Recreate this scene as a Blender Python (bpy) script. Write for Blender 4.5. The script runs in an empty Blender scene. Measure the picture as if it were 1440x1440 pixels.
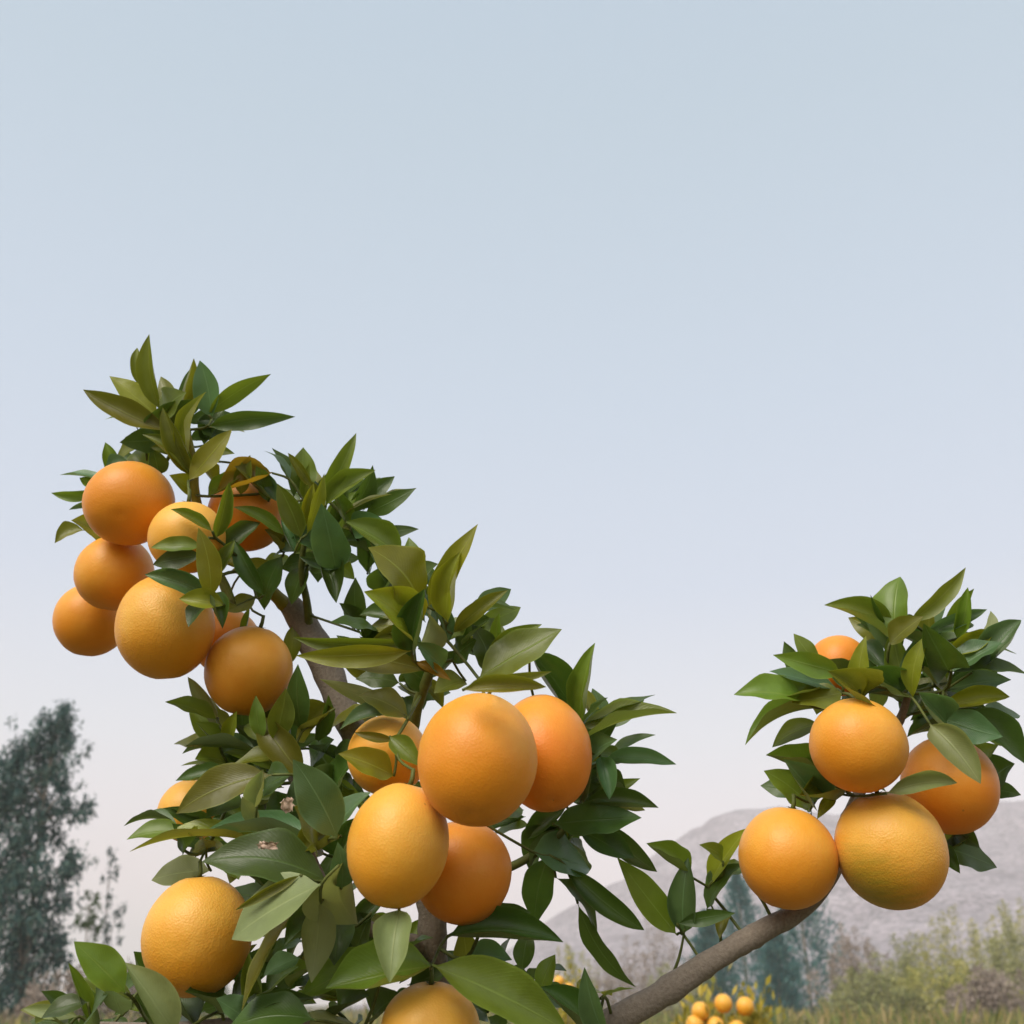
import bpy, bmesh, math, random
import numpy as np
from mathutils import Vector, Matrix, noise as mnoise

random.seed(11)
rng = np.random.default_rng(11)
scn = bpy.context.scene
COL = scn.collection

# ------------------------------------------------------------------ camera
F = 1440.0                       # focal length in photo pixels (photo is 1440 x 1440)
HORIZON = 1412.0
PITCH = math.atan((HORIZON - 720.0) / F)
CAM = Vector((0, 0, 1.5))
cam_d = bpy.data.cameras.new('camera')
cam_d.sensor_width = 36.0
cam_d.lens = 36.0
cam_d.clip_start = 0.05
cam_d.clip_end = 12000
cam_d.dof.use_dof = True
cam_d.dof.focus_distance = 0.86
cam_d.dof.aperture_fstop = 10.0
cam = bpy.data.objects.new('camera', cam_d)
COL.objects.link(cam)
cam.location = CAM
cam.rotation_euler = (math.pi / 2 + PITCH, 0, 0)
scn.camera = cam

# ------------------------------------------------------------------ world, sun, exposure
SUN_EL, SUN_AZ = math.radians(43), math.radians(212)   # azimuth clockwise from +Y: behind the camera, to its left
world = bpy.data.worlds.new('World')
scn.world = world
world.use_nodes = True
wn, wl = world.node_tree.nodes, world.node_tree.links
wn.clear()
w_out = wn.new('ShaderNodeOutputWorld')
sky = wn.new('ShaderNodeTexSky')
sky.sky_type = 'NISHITA'
sky.sun_disc = False
sky.sun_elevation = SUN_EL
sky.sun_rotation = SUN_AZ
sky.air_density = 1.3
sky.dust_density = 4.0
sky.ozone_density = 1.0
bg1 = wn.new('ShaderNodeBackground')
bg1.inputs[1].default_value = 0.11
wl.new(sky.outputs[0], bg1.inputs[0])
tc = wn.new('ShaderNodeTexCoord')
sep = wn.new('ShaderNodeSeparateXYZ')
wl.new(tc.outputs['Generated'], sep.inputs[0])
ramp = wn.new('ShaderNodeValToRGB')
wl.new(sep.outputs['Z'], ramp.inputs[0])
def s2l(r, g, b):
    f = lambda c: (c / 255 / 12.92) if c <= 10 else ((c / 255 + 0.055) / 1.055) ** 2.4
    return (f(r), f(g), f(b), 1)
stops = [(0.0, s2l(247, 229, 228)), (0.10, s2l(245, 230, 231)), (0.22, s2l(230, 230, 235)), (0.36, s2l(210, 218, 232)),
         (0.52, s2l(201, 213, 227)), (0.72, s2l(191, 206, 218)), (1.0, s2l(180, 198, 215))]
e = ramp.color_ramp.elements
e[0].position, e[0].color = stops[0]
e[1].position, e[1].color = stops[-1]
for p, c in stops[1:-1]:
    k = e.new(p); k.color = c
bg2 = wn.new('ShaderNodeBackground')
bg2.inputs[1].default_value = 1.0
wl.new(ramp.outputs[0], bg2.inputs[0])
mixw = wn.new('ShaderNodeMixShader')
mixw.inputs[0].default_value = 0.86
wl.new(bg1.outputs[0], mixw.inputs[1])
wl.new(bg2.outputs[0], mixw.inputs[2])
wl.new(mixw.outputs[0], w_out.inputs[0])

sun_d = bpy.data.lights.new('sun', 'SUN')
sun_d.energy = 3.2
sun_d.angle = math.radians(35)
sun_d.color = (1.0, 0.93, 0.82)
sun = bpy.data.objects.new('sun', sun_d)
COL.objects.link(sun)
sdir = Vector((math.sin(SUN_AZ) * math.cos(SUN_EL), math.cos(SUN_AZ) * math.cos(SUN_EL), math.sin(SUN_EL)))
sun.rotation_euler = sdir.to_track_quat('Z', 'Y').to_euler()
sun.location = (0, -3, 6)

scn.view_settings.view_transform = 'Standard'
scn.view_settings.look = 'None'
scn.view_settings.exposure = 0.22
scn.view_settings.gamma = 1.0
scn.view_settings.use_curve_mapping = False
scn.cycles.use_denoising = True
scn.cycles.max_bounces = 6
scn.cycles.transparent_max_bounces = 4
scn.cycles.volume_bounces = 1

# ------------------------------------------------------------------ helpers
CP, SP = math.cos(PITCH), math.sin(PITCH)
AX_R, AX_U, AX_F = Vector((1, 0, 0)), Vector((0, -SP, CP)), Vector((0, CP, SP))
def P(px, py, d):
    """photo pixel at distance d along the view axis"""
    return CAM + AX_R * ((px - 720) / F * d) + AX_U * ((720 - py) / F * d) + AX_F * d
def at_y(px, py, Y):
    """photo pixel on the upright plane Y metres ahead"""
    v = AX_R * ((px - 720) / F) + AX_U * ((720 - py) / F) + AX_F
    return CAM + v * (Y / v.y)

def tag(o, label=None, cat=None, group=None, kind=None):
    if label: o['label'] = label
    if cat: o['category'] = cat
    if group: o['group'] = group
    if kind: o['kind'] = kind
    return o
def mesh_obj(name, verts, faces, mat, parent=None, loc=(0, 0, 0), smooth=True, uvs=None):
    me = bpy.data.meshes.new(name)
    me.from_pydata([tuple(v) for v in verts], [], faces)
    if uvs is not None:
        ul = me.uv_layers.new(name='uv')
        li = [0] * len(me.loops)
        me.loops.foreach_get('vertex_index', li)
        ul.data.foreach_set('uv', np.array([uvs[i] for i in li], dtype=np.float32).ravel())
    if smooth:
        me.polygons.foreach_set('use_smooth', [True] * len(me.polygons))
    me.materials.append(mat)
    me.update()
    o = bpy.data.objects.new(name, me)
    COL.objects.link(o)
    o.location = loc
    if parent: o.parent = parent
    return o
def empty(name, loc):
    o = bpy.data.objects.new(name, None)
    o.empty_display_size = 0.1
    COL.objects.link(o)
    o.location = loc
    return o
def wpos(o):
    v = Vector(o.location)
    while o.parent:
        o = o.parent
        v = v + Vector(o.location)
    return v

def smooth_path(pts, rad, sub=4):
    n = len(pts)
    if n == 2:
        sub = max(sub, 3)
    op, orad = [], []
    for i in range(n - 1):
        p0 = pts[max(i - 1, 0)]; p1 = pts[i]; p2 = pts[i + 1]; p3 = pts[min(i + 2, n - 1)]
        for k in range(sub):
            t = k / sub
            op.append(0.5 * ((2 * p1) + (p2 - p0) * t + (2 * p0 - 5 * p1 + 4 * p2 - p3) * t * t + (3 * p1 - p0 - 3 * p2 + p3) * t ** 3))
            orad.append(rad[i] * (1 - t) + rad[i + 1] * t)
    op.append(pts[-1]); orad.append(rad[-1])
    return op, orad
def tube_data(pts, rad, sides=8, rough=0.0, seed=0.0, freq=40.0):
    verts, faces = [], []
    n = len(pts)
    up = Vector((0.31, 0.2, 0.93)).normalized()
    a = None
    for i, p in enumerate(pts):
        t = (pts[min(i + 1, n - 1)] - pts[max(i - 1, 0)])
        t = t.normalized() if t.length > 1e-9 else Vector((0, 0, 1))
        if a is None:
            a = t.cross(up)
            if a.length < 0.05: a = t.cross(Vector((1, 0, 0)))
        a = (a - t * a.dot(t)).normalized()
        b = t.cross(a)
        for k in range(sides):
            th = 2 * math.pi * k / sides
            dv = a * math.cos(th) + b * math.sin(th)
            r = rad[i]
            if rough:
                q = (p + dv * r) * freq + Vector((seed, 0, 0))
                r *= 1 + rough * mnoise.noise(q) + 0.6 * rough * mnoise.noise(q * 0.3)
            verts.append(p + dv * r)
    for i in range(n - 1):
        for k in range(sides):
            k2 = (k + 1) % sides
            faces.append((i * sides + k, i * sides + k2, (i + 1) * sides + k2, (i + 1) * sides + k))
    faces.append(tuple(range(sides))[::-1])
    faces.append(tuple((n - 1) * sides + k for k in range(sides)))
    return verts, faces

# ------------------------------------------------------------------ materials
def new_mat(name):
    m = bpy.data.materials.new(name)
    m.use_nodes = True
    nt = m.node_tree
    return m, nt, nt.nodes, nt.links, nt.nodes['Principled BSDF'], nt.nodes['Material Output']
def noise_node(N, L, coord, scale, detail=4, rough=0.55):
    n = N.new('ShaderNodeTexNoise')
    n.inputs['Scale'].default_value = scale
    n.inputs['Detail'].default_value = detail
    n.inputs['Roughness'].default_value = rough
    L.new(coord, n.inputs['Vector'])
    return n
def ramp_node(N, L, fac, stops):
    r = N.new('ShaderNodeValToRGB')
    el = r.color_ramp.elements
    el[0].position, el[0].color = stops[0][0], (*stops[0][1], 1)
    el[1].position, el[1].color = stops[-1][0], (*stops[-1][1], 1)
    for p, c in stops[1:-1]:
        k = el.new(p); k.color = (*c, 1)
    L.new(fac, r.inputs[0])
    return r
def mixc(N, L, fac, a, b, mode='MIX'):
    m = N.new('ShaderNodeMix')
    m.data_type = 'RGBA'
    m.blend_type = mode
    for s, v in ((0, fac), (6, a), (7, b)):
        if isinstance(v, (int, float)): m.inputs[s].default_value = v
        elif isinstance(v, tuple): m.inputs[s].default_value = (*v, 1) if len(v) == 3 else v
        else: L.new(v, m.inputs[s])
    return m.outputs[2]
def math_n(N, L, op, a, b=None, clamp=False):
    m = N.new('ShaderNodeMath')
    m.operation = op
    m.use_clamp = clamp
    for s, v in ((0, a), (1, b)):
        if v is None: continue
        if isinstance(v, (int, float)): m.inputs[s].default_value = v
        else: L.new(v, m.inputs[s])
    return m.outputs[0]

def leaf_mat(name, top, under, rough=0.35, trans=0.33, coat=0.0):
    m, nt, N, L, B, O = new_mat(name)
    tcn = N.new('ShaderNodeTexCoord')
    oi = N.new('ShaderNodeObjectInfo')
    uv = N.new('ShaderNodeSeparateXYZ'); L.new(tcn.outputs['UV'], uv.inputs[0])
    # mottling
    off = N.new('ShaderNodeVectorMath'); off.operation = 'ADD'
    L.new(tcn.outputs['Object'], off.inputs[0]); L.new(oi.outputs['Location'], off.inputs[1])
    n1 = noise_node(N, L, off.outputs[0], 55, 3)
    n2 = noise_node(N, L, off.outputs[0], 400, 2)
    c = mixc(N, L, n1.outputs[0], tuple(x * 0.62 for x in top), tuple(min(1, x * 1.38) for x in top))
    c = mixc(N, L, math_n(N, L, 'MULTIPLY', n2.outputs[0], 0.25), c, tuple(min(1, x * 1.6) for x in top))
    # each leaf a little different
    hsv = N.new('ShaderNodeHueSaturation')
    L.new(math_n(N, L, 'ADD', math_n(N, L, 'MULTIPLY', oi.outputs['Random'], 0.05), 0.475), hsv.inputs['Hue'])
    L.new(math_n(N, L, 'ADD', math_n(N, L, 'MULTIPLY', oi.outputs['Random'], 0.5), 0.75), hsv.inputs['Value'])
    L.new(c, hsv.inputs['Color'])
    c = hsv.outputs[0]
    # midrib and side veins from UV (u across, v along)
    du = math_n(N, L, 'ABSOLUTE', math_n(N, L, 'SUBTRACT', uv.outputs[0], 0.5))
    rib = math_n(N, L, 'SUBTRACT', 1.0, math_n(N, L, 'MULTIPLY', du, 34.0), True)
    vein_ph = math_n(N, L, 'ADD', math_n(N, L, 'MULTIPLY', uv.outputs[1], 75.0), math_n(N, L, 'MULTIPLY', du, -48.0))
    vein = math_n(N, L, 'POWER', math_n(N, L, 'ABSOLUTE', math_n(N, L, 'SINE', vein_ph)), 10.0)
    pale = tuple(min(1, x * 1.7 + 0.03) for x in top)
    c = mixc(N, L, math_n(N, L, 'MULTIPLY', vein, 0.07), c, pale)
    c = mixc(N, L, math_n(N, L, 'MULTIPLY', rib, 0.75), c, pale)
    # thin pale margin
    edge = math_n(N, L, 'MULTIPLY', math_n(N, L, 'SUBTRACT', du, 0.445), 16.0, True)
    c = mixc(N, L, math_n(N, L, 'MULTIPLY', edge, 0.55), c, tuple(min(1, x * 1.9 + 0.03) for x in top))
    geo = N.new('ShaderNodeNewGeometry')
    ribu = mixc(N, L, math_n(N, L, 'MULTIPLY', rib, 0.6), under, tuple(min(1, x * 1.5) for x in under))
    un = mixc(N, L, math_n(N, L, 'MULTIPLY', n1.outputs[0], 0.5), ribu, tuple(x * 0.7 for x in under))
    c = mixc(N, L, geo.outputs['Backfacing'], c, un)
    L.new(c, B.inputs['Base Color'])
    rg = N.new('ShaderNodeMapRange')
    L.new(n1.outputs[0], rg.inputs[0])
    rg.inputs[3].default_value = rough - 0.07; rg.inputs[4].default_value = rough + 0.12
    L.new(rg.outputs[0], B.inputs['Roughness'])
    B.inputs['Specular IOR Level'].default_value = 0.55
    hgt = math_n(N, L, 'ADD', math_n(N, L, 'MULTIPLY', vein, 0.14), math_n(N, L, 'ADD', rib, math_n(N, L, 'MULTIPLY', n1.outputs[0], 2.2)))
    bmp = N.new('ShaderNodeBump'); bmp.inputs['Strength'].default_value = 0.35; bmp.inputs['Distance'].default_value = 0.0012
    L.new(hgt, bmp.inputs['Height']); L.new(bmp.outputs[0], B.inputs['Normal'])
    tr = N.new('ShaderNodeBsdfTranslucent')
    L.new(mixc(N, L, 0.6, c, (min(1, top[0] * 2.6), min(1, top[1] * 2.4), top[2])), tr.inputs['Color'])
    mx = N.new('ShaderNodeMixShader'); mx.inputs[0].default_value = trans
    L.new(B.outputs[0], mx.inputs[1]); L.new(tr.outputs[0], mx.inputs[2])
    L.new(mx.outputs[0], O.inputs[0])
    return m
UND = (0.19, 0.23, 0.08)
LEAF = {
    'g': leaf_mat('leaf_mid_green', (0.125, 0.178, 0.018), UND),
    'd': leaf_mat('leaf_dark_green', (0.056, 0.100, 0.016), (0.12, 0.16, 0.06), 0.34),
    'y': leaf_mat('leaf_yellow_green', (0.205, 0.220, 0.014), (0.24, 0.25, 0.06)),
    'o': leaf_mat('leaf_olive', (0.140, 0.150, 0.014), (0.19, 0.20, 0.05)),
    'b': leaf_mat('leaf_blue_green', (0.085, 0.155, 0.058), (0.18, 0.23, 0.12), 0.32),
    'p': leaf_mat('leaf_pale', (0.20, 0.235, 0.090), (0.27, 0.30, 0.13), 0.48),
    'a': leaf_mat('leaf_amber', (0.27, 0.165, 0.010), (0.3, 0.2, 0.03)),
    'r': leaf_mat('leaf_dried', (0.72, 0.52, 0.38), (0.74, 0.56, 0.42), 0.7, 0.1),
}

def peel_mat(name, lo, hi, patch=None, patch_dir=(0, 0, -1), bump=0.17):
    m, nt, N, L, B, O = new_mat(name)
    tcn = N.new('ShaderNodeTexCoord'); oi = N.new('ShaderNodeObjectInfo')
    off = N.new('ShaderNodeVectorMath'); off.operation = 'ADD'
    L.new(tcn.outputs['Object'], off.inputs[0]); L.new(oi.outputs['Location'], off.inputs[1])
    nb = noise_node(N, L, off.outputs[0], 22, 3, 0.6)
    c = ramp_node(N, L, nb.outputs[0], [(0.3, lo), (0.72, hi)]).outputs[0]
    nf = noise_node(N, L, off.outputs[0], 190, 3, 0.6)
    c = mixc(N, L, math_n(N, L, 'MULTIPLY', nf.outputs[0], 0.28), c, tuple(min(1, x * 1.15 + 0.02) for x in hi))
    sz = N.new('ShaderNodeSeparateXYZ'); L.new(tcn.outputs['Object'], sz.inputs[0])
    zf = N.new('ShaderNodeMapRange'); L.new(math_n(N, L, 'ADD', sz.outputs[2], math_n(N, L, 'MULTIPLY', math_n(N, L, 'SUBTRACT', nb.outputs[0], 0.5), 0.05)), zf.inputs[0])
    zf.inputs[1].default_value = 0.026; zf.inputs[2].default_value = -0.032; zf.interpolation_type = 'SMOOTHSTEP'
    c = mixc(N, L, math_n(N, L, 'MULTIPLY', zf.outputs[0], 0.85), c, (lo[0] * 0.98, lo[1] * 0.78, 0.004))  # deeper blossom end; top-to-bottom light falloff is also painted into the peel
    if patch:
        dp = N.new('ShaderNodeVectorMath'); dp.operation = 'DOT_PRODUCT'
        nz = N.new('ShaderNodeVectorMath'); nz.operation = 'NORMALIZE'
        L.new(tcn.outputs['Object'], nz.inputs[0]); L.new(nz.outputs[0], dp.inputs[0])
        dp.inputs[1].default_value = Vector(patch_dir).normalized()
        st = N.new('ShaderNodeMapping'); L.new(off.outputs[0], st.inputs[0]); st.inputs['Scale'].default_value = (40, 40, 260)
        ns = noise_node(N, L, st.outputs[0], 1.0, 4)
        f = math_n(N, L, 'ADD', dp.outputs['Value'], math_n(N, L, 'MULTIPLY', ns.outputs[0], 0.5))
        mr = N.new('ShaderNodeMapRange'); L.new(f, mr.inputs[0])
        mr.inputs[1].default_value = 0.78; mr.inputs[2].default_value = 1.3
        c = mixc(N, L, math_n(N, L, 'MULTIPLY', mr.outputs[0], 0.8), c, patch)
    # tiny dark specks
    vs = N.new('ShaderNodeTexVoronoi'); vs.inputs['Scale'].default_value = 75
    L.new(off.outputs[0], vs.inputs['Vector'])
    sp = N.new('ShaderNodeMapRange'); L.new(vs.outputs['Distance'], sp.inputs[0])
    sp.inputs[1].default_value = 0.10; sp.inputs[2].default_value = 0.04; sp.inputs[3].default_value = 0.0; sp.inputs[4].default_value = 1.0
    spk = math_n(N, L, 'MULTIPLY', sp.outputs[0], math_n(N, L, 'GREATER_THAN', nb.outputs[0], 0.6))
    c = mixc(N, L, math_n(N, L, 'MULTIPLY', spk, 0.45), c, (0.2, 0.09, 0.02))
    L.new(c, B.inputs['Base Color'])
    B.inputs['Roughness'].default_value = 0.47
    B.inputs['Specular IOR Level'].default_value = 0.45
    B.inputs['Sheen Weight'].default_value = 0.06
    B.inputs['Sheen Roughness'].default_value = 0.5
    B.inputs['Sheen Tint'].default_value = (1.0, 0.85, 0.72, 1)
    B.inputs['Subsurface Weight'].default_value = 0.12
    B.inputs['Subsurface Radius'].default_value = (0.006, 0.002, 0.0005)
    B.inputs['Subsurface Scale'].default_value = 1.0
    vp = N.new('ShaderNodeTexVoronoi'); vp.inputs['Scale'].default_value = 620
    L.new(off.outputs[0], vp.inputs['Vector'])
    ng = noise_node(N, L, off.outputs[0], 60, 3)
    h = math_n(N, L, 'ADD', math_n(N, L, 'MULTIPLY', vp.outputs['Distance'], 0.5), math_n(N, L, 'MULTIPLY', ng.outputs[0], 1.6))
    bmp = N.new('ShaderNodeBump'); bmp.inputs['Strength'].default_value = bump; bmp.inputs['Distance'].default_value = 0.0016
    L.new(h, bmp.inputs['Height']); L.new(bmp.outputs[0], B.inputs['Normal'])
    return m
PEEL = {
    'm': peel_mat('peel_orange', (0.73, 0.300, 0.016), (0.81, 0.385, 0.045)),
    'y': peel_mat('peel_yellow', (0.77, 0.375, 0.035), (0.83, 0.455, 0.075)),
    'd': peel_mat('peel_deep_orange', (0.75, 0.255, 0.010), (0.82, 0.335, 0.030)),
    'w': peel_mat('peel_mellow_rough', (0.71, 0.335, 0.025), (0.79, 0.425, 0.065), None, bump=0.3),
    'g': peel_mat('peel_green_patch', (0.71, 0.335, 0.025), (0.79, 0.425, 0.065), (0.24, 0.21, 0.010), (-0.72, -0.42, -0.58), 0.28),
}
def simple_mat(name, a, b, scale, rough=0.8, bump=0.0, dist=0.002, stretch=None, spec=0.3):
    m, nt, N, L, B, O = new_mat(name)
    tcn = N.new('ShaderNodeTexCoord')
    src = tcn.outputs['Object']
    if stretch:
        mp = N.new('ShaderNodeMapping'); mp.inputs['Scale'].default_value = stretch
        L.new(src, mp.inputs[0]); src = mp.outputs[0]
    n1 = noise_node(N, L, src, scale, 6, 0.6)
    L.new(ramp_node(N, L, n1.outputs[0], [(0.3, a), (0.72, b)]).outputs[0], B.inputs['Base Color'])
    B.inputs['Roughness'].default_value = rough
    B.inputs['Specular IOR Level'].default_value = spec
    if bump:
        bm_ = N.new('ShaderNodeBump'); bm_.inputs['Strength'].default_value = bump; bm_.inputs['Distance'].default_value = dist
        L.new(n1.outputs[0], bm_.inputs['Height']); L.new(bm_.outputs[0], B.inputs['Normal'])
    return m
M_bark = simple_mat('bark', (0.155, 0.125, 0.098), (0.235, 0.195, 0.152), 320, 0.85, 0.7, 0.002)
M_twig = simple_mat('green_twig', (0.055, 0.07, 0.018), (0.13, 0.15, 0.03), 90, 0.6, 0.3, 0.001)
M_shoot = simple_mat('yellow_green_shoot', (0.16, 0.15, 0.015), (0.26, 0.22, 0.03), 90, 0.5, 0.2, 0.001)
M_calyx = simple_mat('calyx', (0.09, 0.1, 0.03), (0.17, 0.16, 0.06), 200, 0.7)
M_navel = simple_mat('navel_scar', (0.35, 0.13, 0.015), (0.55, 0.24, 0.03), 300, 0.7)

# ------------------------------------------------------------------ setting: ground, mountain
def ground_mat():
    m, nt, N, L, B, O = new_mat('dry_field')
    tcn = N.new('ShaderNodeTexCoord')
    n1 = noise_node(N, L, tcn.outputs['Object'], 0.35, 6, 0.6)
    n2 = noise_node(N, L, tcn.outputs['Object'], 6.0, 5, 0.65)
    c1 = ramp_node(N, L, n1.outputs[0], [(0.3, (0.20, 0.155, 0.10)), (0.5, (0.15, 0.14, 0.06)), (0.7, (0.075, 0.105, 0.03))]).outputs[0]
    c = mixc(N, L, n2.outputs[0], c1, (0.26, 0.21, 0.13), 'OVERLAY')
    L.new(c, B.inputs['Base Color']); B.inputs['Roughness'].default_value = 0.95
    b = N.new('ShaderNodeBump'); b.inputs['Distance'].default_value = 0.05; b.inputs['Strength'].default_value = 0.6
    L.new(n2.outputs[0], b.inputs['Height']); L.new(b.outputs[0], B.inputs['Normal'])
    return m
def rock_mat():
    m, nt, N, L, B, O = new_mat('bare_mountain')
    tcn = N.new('ShaderNodeTexCoord')
    n1 = noise_node(N, L, tcn.outputs['Object'], 0.03, 8, 0.65)
    n2 = noise_node(N, L, tcn.outputs['Object'], 0.30, 6, 0.8)
    c1 = ramp_node(N, L, n1.outputs[0], [(0.3, (0.25, 0.205, 0.225)), (0.7, (0.54, 0.46, 0.49))]).outputs[0]
    sc_ = ramp_node(N, L, n2.outputs[0], [(0.42, (1.0, 1.0, 1.0)), (0.60, (0.22, 0.25, 0.24))]).outputs[0]
    L.new(mixc(N, L, 1.0, c1, sc_, 'MULTIPLY'), B.inputs['Base Color'])
    B.inputs['Roughness'].default_value = 1.0
    b = N.new('ShaderNodeBump'); b.inputs['Distance'].default_value = 6.0; b.inputs['Strength'].default_value = 0.8
    L.new(n1.outputs[0], b.inputs['Height']); L.new(b.outputs[0], B.inputs['Normal'])
    return m
GR = 2600.0
gv, gf = [], []
xs = [-GR, -600, -200, -80, -40, -20, -10, -5, 0, 5, 10, 20, 40, 80, 200, 600, GR]
for j, y in enumerate(xs):
    for i, x in enumerate(xs):
        r = math.hypot(x, y)
        gv.append((x, y, 0.0 if r < 6 or r > 1000 else 0.07 * mnoise.noise(Vector((x * 0.13, y * 0.13, 0)))))
nx = len(xs)
for j in range(nx - 1):
    for i in range(nx - 1):
        gf.append((j * nx + i, j * nx + i + 1, (j + 1) * nx + i + 1, (j + 1) * nx + i))
tag(mesh_obj('ground', gv, gf, ground_mat()), 'dry brown field with weeds stretching to the mountain', None, None, 'structure')

RIDGE_Y = 760.0
prof = [(560, 1420), (700, 1345), (780, 1292), (850, 1246), (900, 1215), (945, 1190), (1000, 1160), (1060, 1138), (1120, 1136), (1180, 1150),
        (1240, 1160), (1300, 1150), (1340, 1140), (1400, 1134), (1460, 1132), (1600, 1150), (1800, 1210), (2100, 1320), (2350, 1415)]
rx = np.array([at_y(a, b, RIDGE_Y).x for a, b in prof]); rz = np.array([max(0.0, at_y(a, b, RIDGE_Y).z) for a, b in prof])
mv, mf = [], []
NXm, NYm = 150, 60
X0, X1, Y0, Y1 = rx[0] - 60, rx[-1] + 60, 330.0, 1250.0
for j in range(NYm + 1):
    y = Y0 + (Y1 - Y0) * j / NYm
    for i in range(NXm + 1):
        x = X0 + (X1 - X0) * i / NXm
        h = float(np.interp(x, rx, rz, 0, 0))
        t = (y - Y0) / (RIDGE_Y - Y0) if y < RIDGE_Y else 1 - (y - RIDGE_Y) / (Y1 - RIDGE_Y)
        t = max(0.0, min(1.0, t))
        s = t ** 1.15
        q = Vector((x * 0.011, y * 0.006, 3.1))
        gul = mnoise.ridged_multi_fractal(q, 0.9, 2.1, 5, 1.0, 2.0) - 0.9
        z = h * s * (1 + 0.20 * gul * (1 - t * 0.75)) + 3.5 * mnoise.noise(Vector((x * 0.03, y * 0.03, 0))) * min(1, h / 20) * t
        z += 1.3 * mnoise.noise(Vector((x * 0.12, y * 0.12, 7))) * min(1, h / 20) * t
        mv.append((x, y, z - 0.6))
for j in range(NYm):
    for i in range(NXm):
        a = j * (NXm + 1) + i
        mf.append((a, a + 1, a + NXm + 2, a + NXm + 1))
tag(mesh_obj('mountain', mv, mf, rock_mat()), 'bare pale mountain ridge fading into haze', None, None, 'structure')
TOP = max(v[2] for v in mv)

# ------------------------------------------------------------------ background trees and shrubs
def foliage_mat(name, cols, rough=0.6):
    m, nt, N, L, B, O = new_mat(name)
    geo = N.new('ShaderNodeNewGeometry'); tcn = N.new('ShaderNodeTexCoord')
    n1 = noise_node(N, L, tcn.outputs['Object'], 0.8, 3)
    f = math_n(N, L, 'ADD', math_n(N, L, 'MULTIPLY', geo.outputs['Random Per Island'], 0.55), math_n(N, L, 'MULTIPLY', n1.outputs[0], 0.5))
    st = [(0.15 + 0.7 * i / (len(cols) - 1), c) for i, c in enumerate(cols)]
    c = ramp_node(N, L, f, st).outputs[0]
    L.new(c, B.inputs['Base Color']); B.inputs['Roughness'].default_value = rough
    B.inputs['Specular IOR Level'].default_value = 0.2
    tr = N.new('ShaderNodeBsdfTranslucent'); L.new(c, tr.inputs[0])
    mx = N.new('ShaderNodeMixShader'); mx.inputs[0].default_value = 0.25
    L.new(B.outputs[0], mx.inputs[1]); L.new(tr.outputs[0], mx.inputs[2]); L.new(mx.outputs[0], O.inputs[0])
    return m
FOL = {
    'euc': foliage_mat('gum_foliage', [(0.028, 0.078, 0.076), (0.060, 0.122, 0.110), (0.14, 0.20, 0.155)]),
    'teal': foliage_mat('conifer_foliage', [(0.03, 0.13, 0.14), (0.065, 0.18, 0.175), (0.14, 0.25, 0.20)]),
    'yel': foliage_mat('yellowing_foliage', [(0.18, 0.21, 0.06), (0.36, 0.35, 0.10), (0.55, 0.48, 0.15)]),
    'oli': foliage_mat('olive_foliage', [(0.16, 0.185, 0.075), (0.28, 0.29, 0.12), (0.44, 0.41, 0.18)]),
    'bro': foliage_mat('brown_foliage', [(0.20, 0.155, 0.125), (0.32, 0.26, 0.21), (0.46, 0.38, 0.32)]),
    'grn': foliage_mat('green_foliage', [(0.03, 0.06, 0.025), (0.06, 0.10, 0.035), (0.10, 0.13, 0.05)]),
}
M_fbark = simple_mat('far_bark', (0.16, 0.135, 0.11), (0.30, 0.26, 0.21), 8, 0.9)
def quads(pos, axis, length, width):
    """diamond leaves: arrays (n,3),(n,3),(n,),(n,)"""
    n = len(pos)
    axis = axis / np.linalg.norm(axis, axis=1, keepdims=True)
    r = rng.normal(size=(n, 3)); s = np.cross(axis, r); s /= np.linalg.norm(s, axis=1, keepdims=True)
    l = length[:, None]; w = width[:, None]
    v = np.stack([pos, pos + axis * l * 0.45 + s * w * 0.5, pos + axis * l, pos + axis * l * 0.45 - s * w * 0.5], axis=1).reshape(-1, 3)
    return v, np.arange(4 * n).reshape(-1, 4)
def crown_obj(name, parts, mat, parent, base):
    vs, fs, o = [], [], 0
    for v, f in parts:
        vs.append(v); fs.append(f + o); o += len(v)
    v = np.concatenate(vs) - np.array(base); f = np.concatenate(fs)
    return mesh_obj(name, v.tolist(), f.tolist(), mat, parent, smooth=False)
def join_tubes(name, tubes, mat, parent, base):
    vs, fs = [], []
    for v, f in tubes:
        o = len(vs); vs += [p - base for p in v]; fs += [tuple(i + o for i in q) for q in f]
    return mesh_obj(name, vs, fs, mat, parent)

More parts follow.
